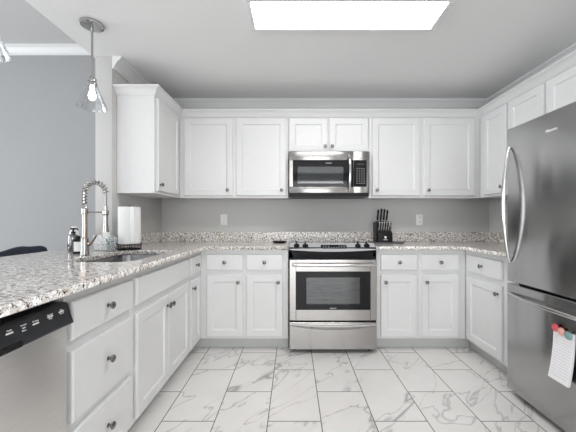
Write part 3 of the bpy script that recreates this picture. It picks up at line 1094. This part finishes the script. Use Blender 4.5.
cr = thing('sponge_jar', 'square glass crock between faucet and paper towels', 'jar', (-1.425, 2.325, CT + 0.0008))
mb = MB()
def sq(h, z, r=0.012):
    return [(x, y, z) for x, y in rrect(-h, h, -h, h, r, 4)]
mb.rings([sq(0.044, 0.0), sq(0.049, 0.004), sq(0.052, 0.108), sq(0.050, 0.112), sq(0.046, 0.108), sq(0.043, 0.010)])
mb.build('jar_body', M_speck, cr)
sp = MB()
sp.box(0.002, 0.042, -0.024, 0.020, 0.03, 0.142, 0.008, 3)
spo = tag(sp.build('sponge', M_sponge), 'folded white cloth standing in the speckled crock', 'cloth')
spo.location = (-1.425, 2.325, CT + 0.0008)
gj = thing('glass_tumbler', 'ribbed glass tumbler between the speckled crock and the paper towels', 'tumbler', (-1.318, 2.240, CT + 0.0008))
mb = MB()
def rib(r, z, n=48):
    return [((r + 0.0016 * math.cos(i * PI)) * math.cos(2 * PI * i / n), (r + 0.0016 * math.cos(i * PI)) * math.sin(2 * PI * i / n), z) for i in range(n)]
mb.rings([rib(0.026, 0.0), rib(0.029, 0.004), rib(0.032, 0.100), rib(0.030, 0.100), rib(0.027, 0.008)])
mb.build('glass_body', M_ribbed, gj)

pt = thing('paper_towel_holder', 'black wire paper towel holder standing on the worktop below the wall cabinet', 'paper towel holder', (-1.252, 2.365, CT + 0.0008))
def circ(r, z, n=32):
    return [(r * math.cos(2 * PI * i / n), r * math.sin(2 * PI * i / n), z) for i in range(n + 1)]
wb = MB()
wb.tube(circ(0.082, 0.004), 0.0035, 8, False)
wb.tube(circ(0.084, 0.042), 0.003, 8, False)
wb.tube(circ(0.083, 0.024), 0.002, 8, False)
for i in range(10):
    a = 2 * PI * i / 10
    wb.tube([(0.082 * math.cos(a), 0.082 * math.sin(a), 0.004), (0.084 * math.cos(a), 0.084 * math.sin(a), 0.042)], 0.002, 6)
for i in range(4):
    a = PI * i / 4
    wb.tube([(-0.082 * math.cos(a), -0.082 * math.sin(a), 0.004), (0.082 * math.cos(a), 0.082 * math.sin(a), 0.004)], 0.0025, 6)
wb.build('wire_base', M_black, pt)
MB().tube([(0, 0, 0.004), (0, 0, 0.338)], 0.004, 8).build('post', M_black, pt)
rl = MB()
rl.lathe([(0.020, 0.046), (0.076, 0.046), (0.078, 0.049), (0.078, 0.322), (0.076, 0.325), (0.020, 0.325), (0.020, 0.046)], (0, 0, 0), 'z', 40, False, False)
rl.box(0.045, 0.076, -0.0745, -0.060, 0.048, 0.322, 0.004)
ro = tag(rl.build('paper_towel_roll', M_paper), 'full roll of white paper towels on the wire holder', 'paper towels')
ro.location = (-1.252, 2.365, CT + 0.0008)

# spoon rest left of the range
sr = MB()
sr.lathe([(0.0, 0.0), (0.060, 0.0), (0.074, 0.010), (0.077, 0.012), (0.074, 0.014), (0.058, 0.005), (0.0, 0.004)], (0, 0, 0), 'z', 36)
so = tag(sr.build('spoon_rest', M_black), 'small black shallow dish on the worktop beside the range', 'dish')
so.location = (-0.135, 3.10, CT + 0.0008)

# knife block on a dark board
bd = MB()
bd.prism(rrect(-0.155, 0.155, -0.085, 0.085, 0.012), 0.0, 0.010, 'xy', 0.002)
bo = tag(bd.build('cutting_board', M_slate), 'thin dark board lying under the knife block', 'board')
bo.location = (0.925, 3.080, CT + 0.0008)
KB = Vector((0.905, 3.085, CT + 0.0116))
kb = thing('knife_block', 'black knife block with white emblem on the worktop by the range', 'knife block', KB)
mb = MB()
# side profile: upright front foot, slope carrying the steak knives, high back carrying the long knives
mb.prism([(-0.060, 0.0), (0.075, 0.0), (0.075, 0.205), (0.030, 0.190), (0.020, 0.135), (-0.060, 0.088)], -0.070, 0.070, 'yz', 0.003, 2)
mb.build('block', M_black, kb)
MB().box(-0.088, -0.073, -0.045, 0.070, 0.0, 0.195, 0.003).build('side_slab', M_black, kb)
em = MB()
em.prism([(-0.011, 0.056), (0.011, 0.056), (0.011, 0.044), (0.006, 0.036), (0.0, 0.033), (-0.006, 0.036), (-0.011, 0.044)], -0.0612, -0.0590, 'xz')
em.box(-0.020, 0.020, -0.0612, -0.0590, 0.020, 0.025)
tag(em.build('emblem', M_mark, kb), 'white shield emblem')


def knife(name, label, cat, base, tilt, h, r, group, steel_end):
    k = thing(name, label, cat, base, 0, group)
    k.rotation_euler = (tilt, 0, 0)
    hm = MB()
    hm.rings([[(x, y, z) for x, y in rrect(-a, a, -b, b, min(a, b) * 0.6, 3)] for a, b, z in
              ((r * 0.75, r * 1.2, 0.018), (r * 0.8, r * 1.3, h * 0.35), (r * 0.7, r * 1.1, h * 0.6), (r * 0.85, r * 1.5, h * 0.9), (r * 0.6, r * 1.0, h))])
    hm.build('handle', M_bright if steel_end else M_black, k)
    bm_ = MB()
    bm_.box(-r * 0.55, r * 0.55, -r, r, -0.004, 0.019, 0.001)
    tag(bm_.build('bolster', M_bright, k), 'bright steel bolster')
    return k


ORD = ['first', 'second', 'third', 'fourth', 'fifth', 'sixth']
for i in range(6):
    x = -0.058 + i * 0.0235
    knife('steak_knife', f'steel-handled steak knife, {ORD[i]} from the range side in the front row of the block', 'knife',
          KB + Vector((x, -0.026, 0.108)), math.radians(24), 0.100, 0.0085, 'steak knives in the block', True)
for i, (x, h) in enumerate(((-0.050, 0.125), (-0.018, 0.135), (0.012, 0.130), (0.042, 0.120))):
    knife('kitchen_knife', f'black-handled kitchen knife, {ORD[i]} from the range side in the back row', 'knife',
          KB + Vector((x, 0.052, 0.202)), math.radians(20), h, 0.010, 'long knives in the block', False)

# ------------------------------------------------------------------ chair beyond the bar
ch = thing('bar_chair', 'dark navy upholstered bar chair beyond the peninsula end', 'chair', (-2.02, 2.335, 0))
hw = 0.23
bk = MB()
rings = []
for i in range(25):
    t = i / 24
    y = -hw + 2 * hw * t
    e = abs(2 * t - 1)
    top = 0.940 - 0.028 * e ** 4 - 0.006 * math.sin(t * 11) - 0.012 * max(0, math.sin(t * 5.0 + 0.4))
    th = 0.040 * (1 - 0.45 * e ** 6)
    lean = -0.035
    rings.append([(-th * 0.6, y, 0.66), (th, y, 0.66), (th * 0.95 + lean * 0.6, y, 0.84), (th * 0.8 + lean, y, top - 0.030), (th * 0.35 + lean, y, top - 0.006),
                  (-th * 0.2 + lean, y, top), (-th * 0.75 + lean, y, top - 0.016), (-th + lean, y, top - 0.05), (-th * 0.9 + lean * 0.6, y, 0.84)])
bk.rings(rings)
bk.build('backrest', M_navy, ch, True, 60)
MB().box(-0.03, 0.40, -0.22, 0.22, 0.585, 0.655, 0.025, 3).build('seat', M_navy, ch)
for lx in (0.0, 0.37):
    for ly in (-0.19, 0.19):
        tag(MB().box(lx - 0.018, lx + 0.018, ly - 0.018, ly + 0.018, 0.001, 0.584, 0.003).build('leg', M_wood, ch), 'dark wood leg')
mb = MB()
mb.box(0.36, 0.38, -0.171, 0.171, 0.20, 0.23)
tag(mb.build('stretcher', M_wood, ch), 'dark wood footrest')
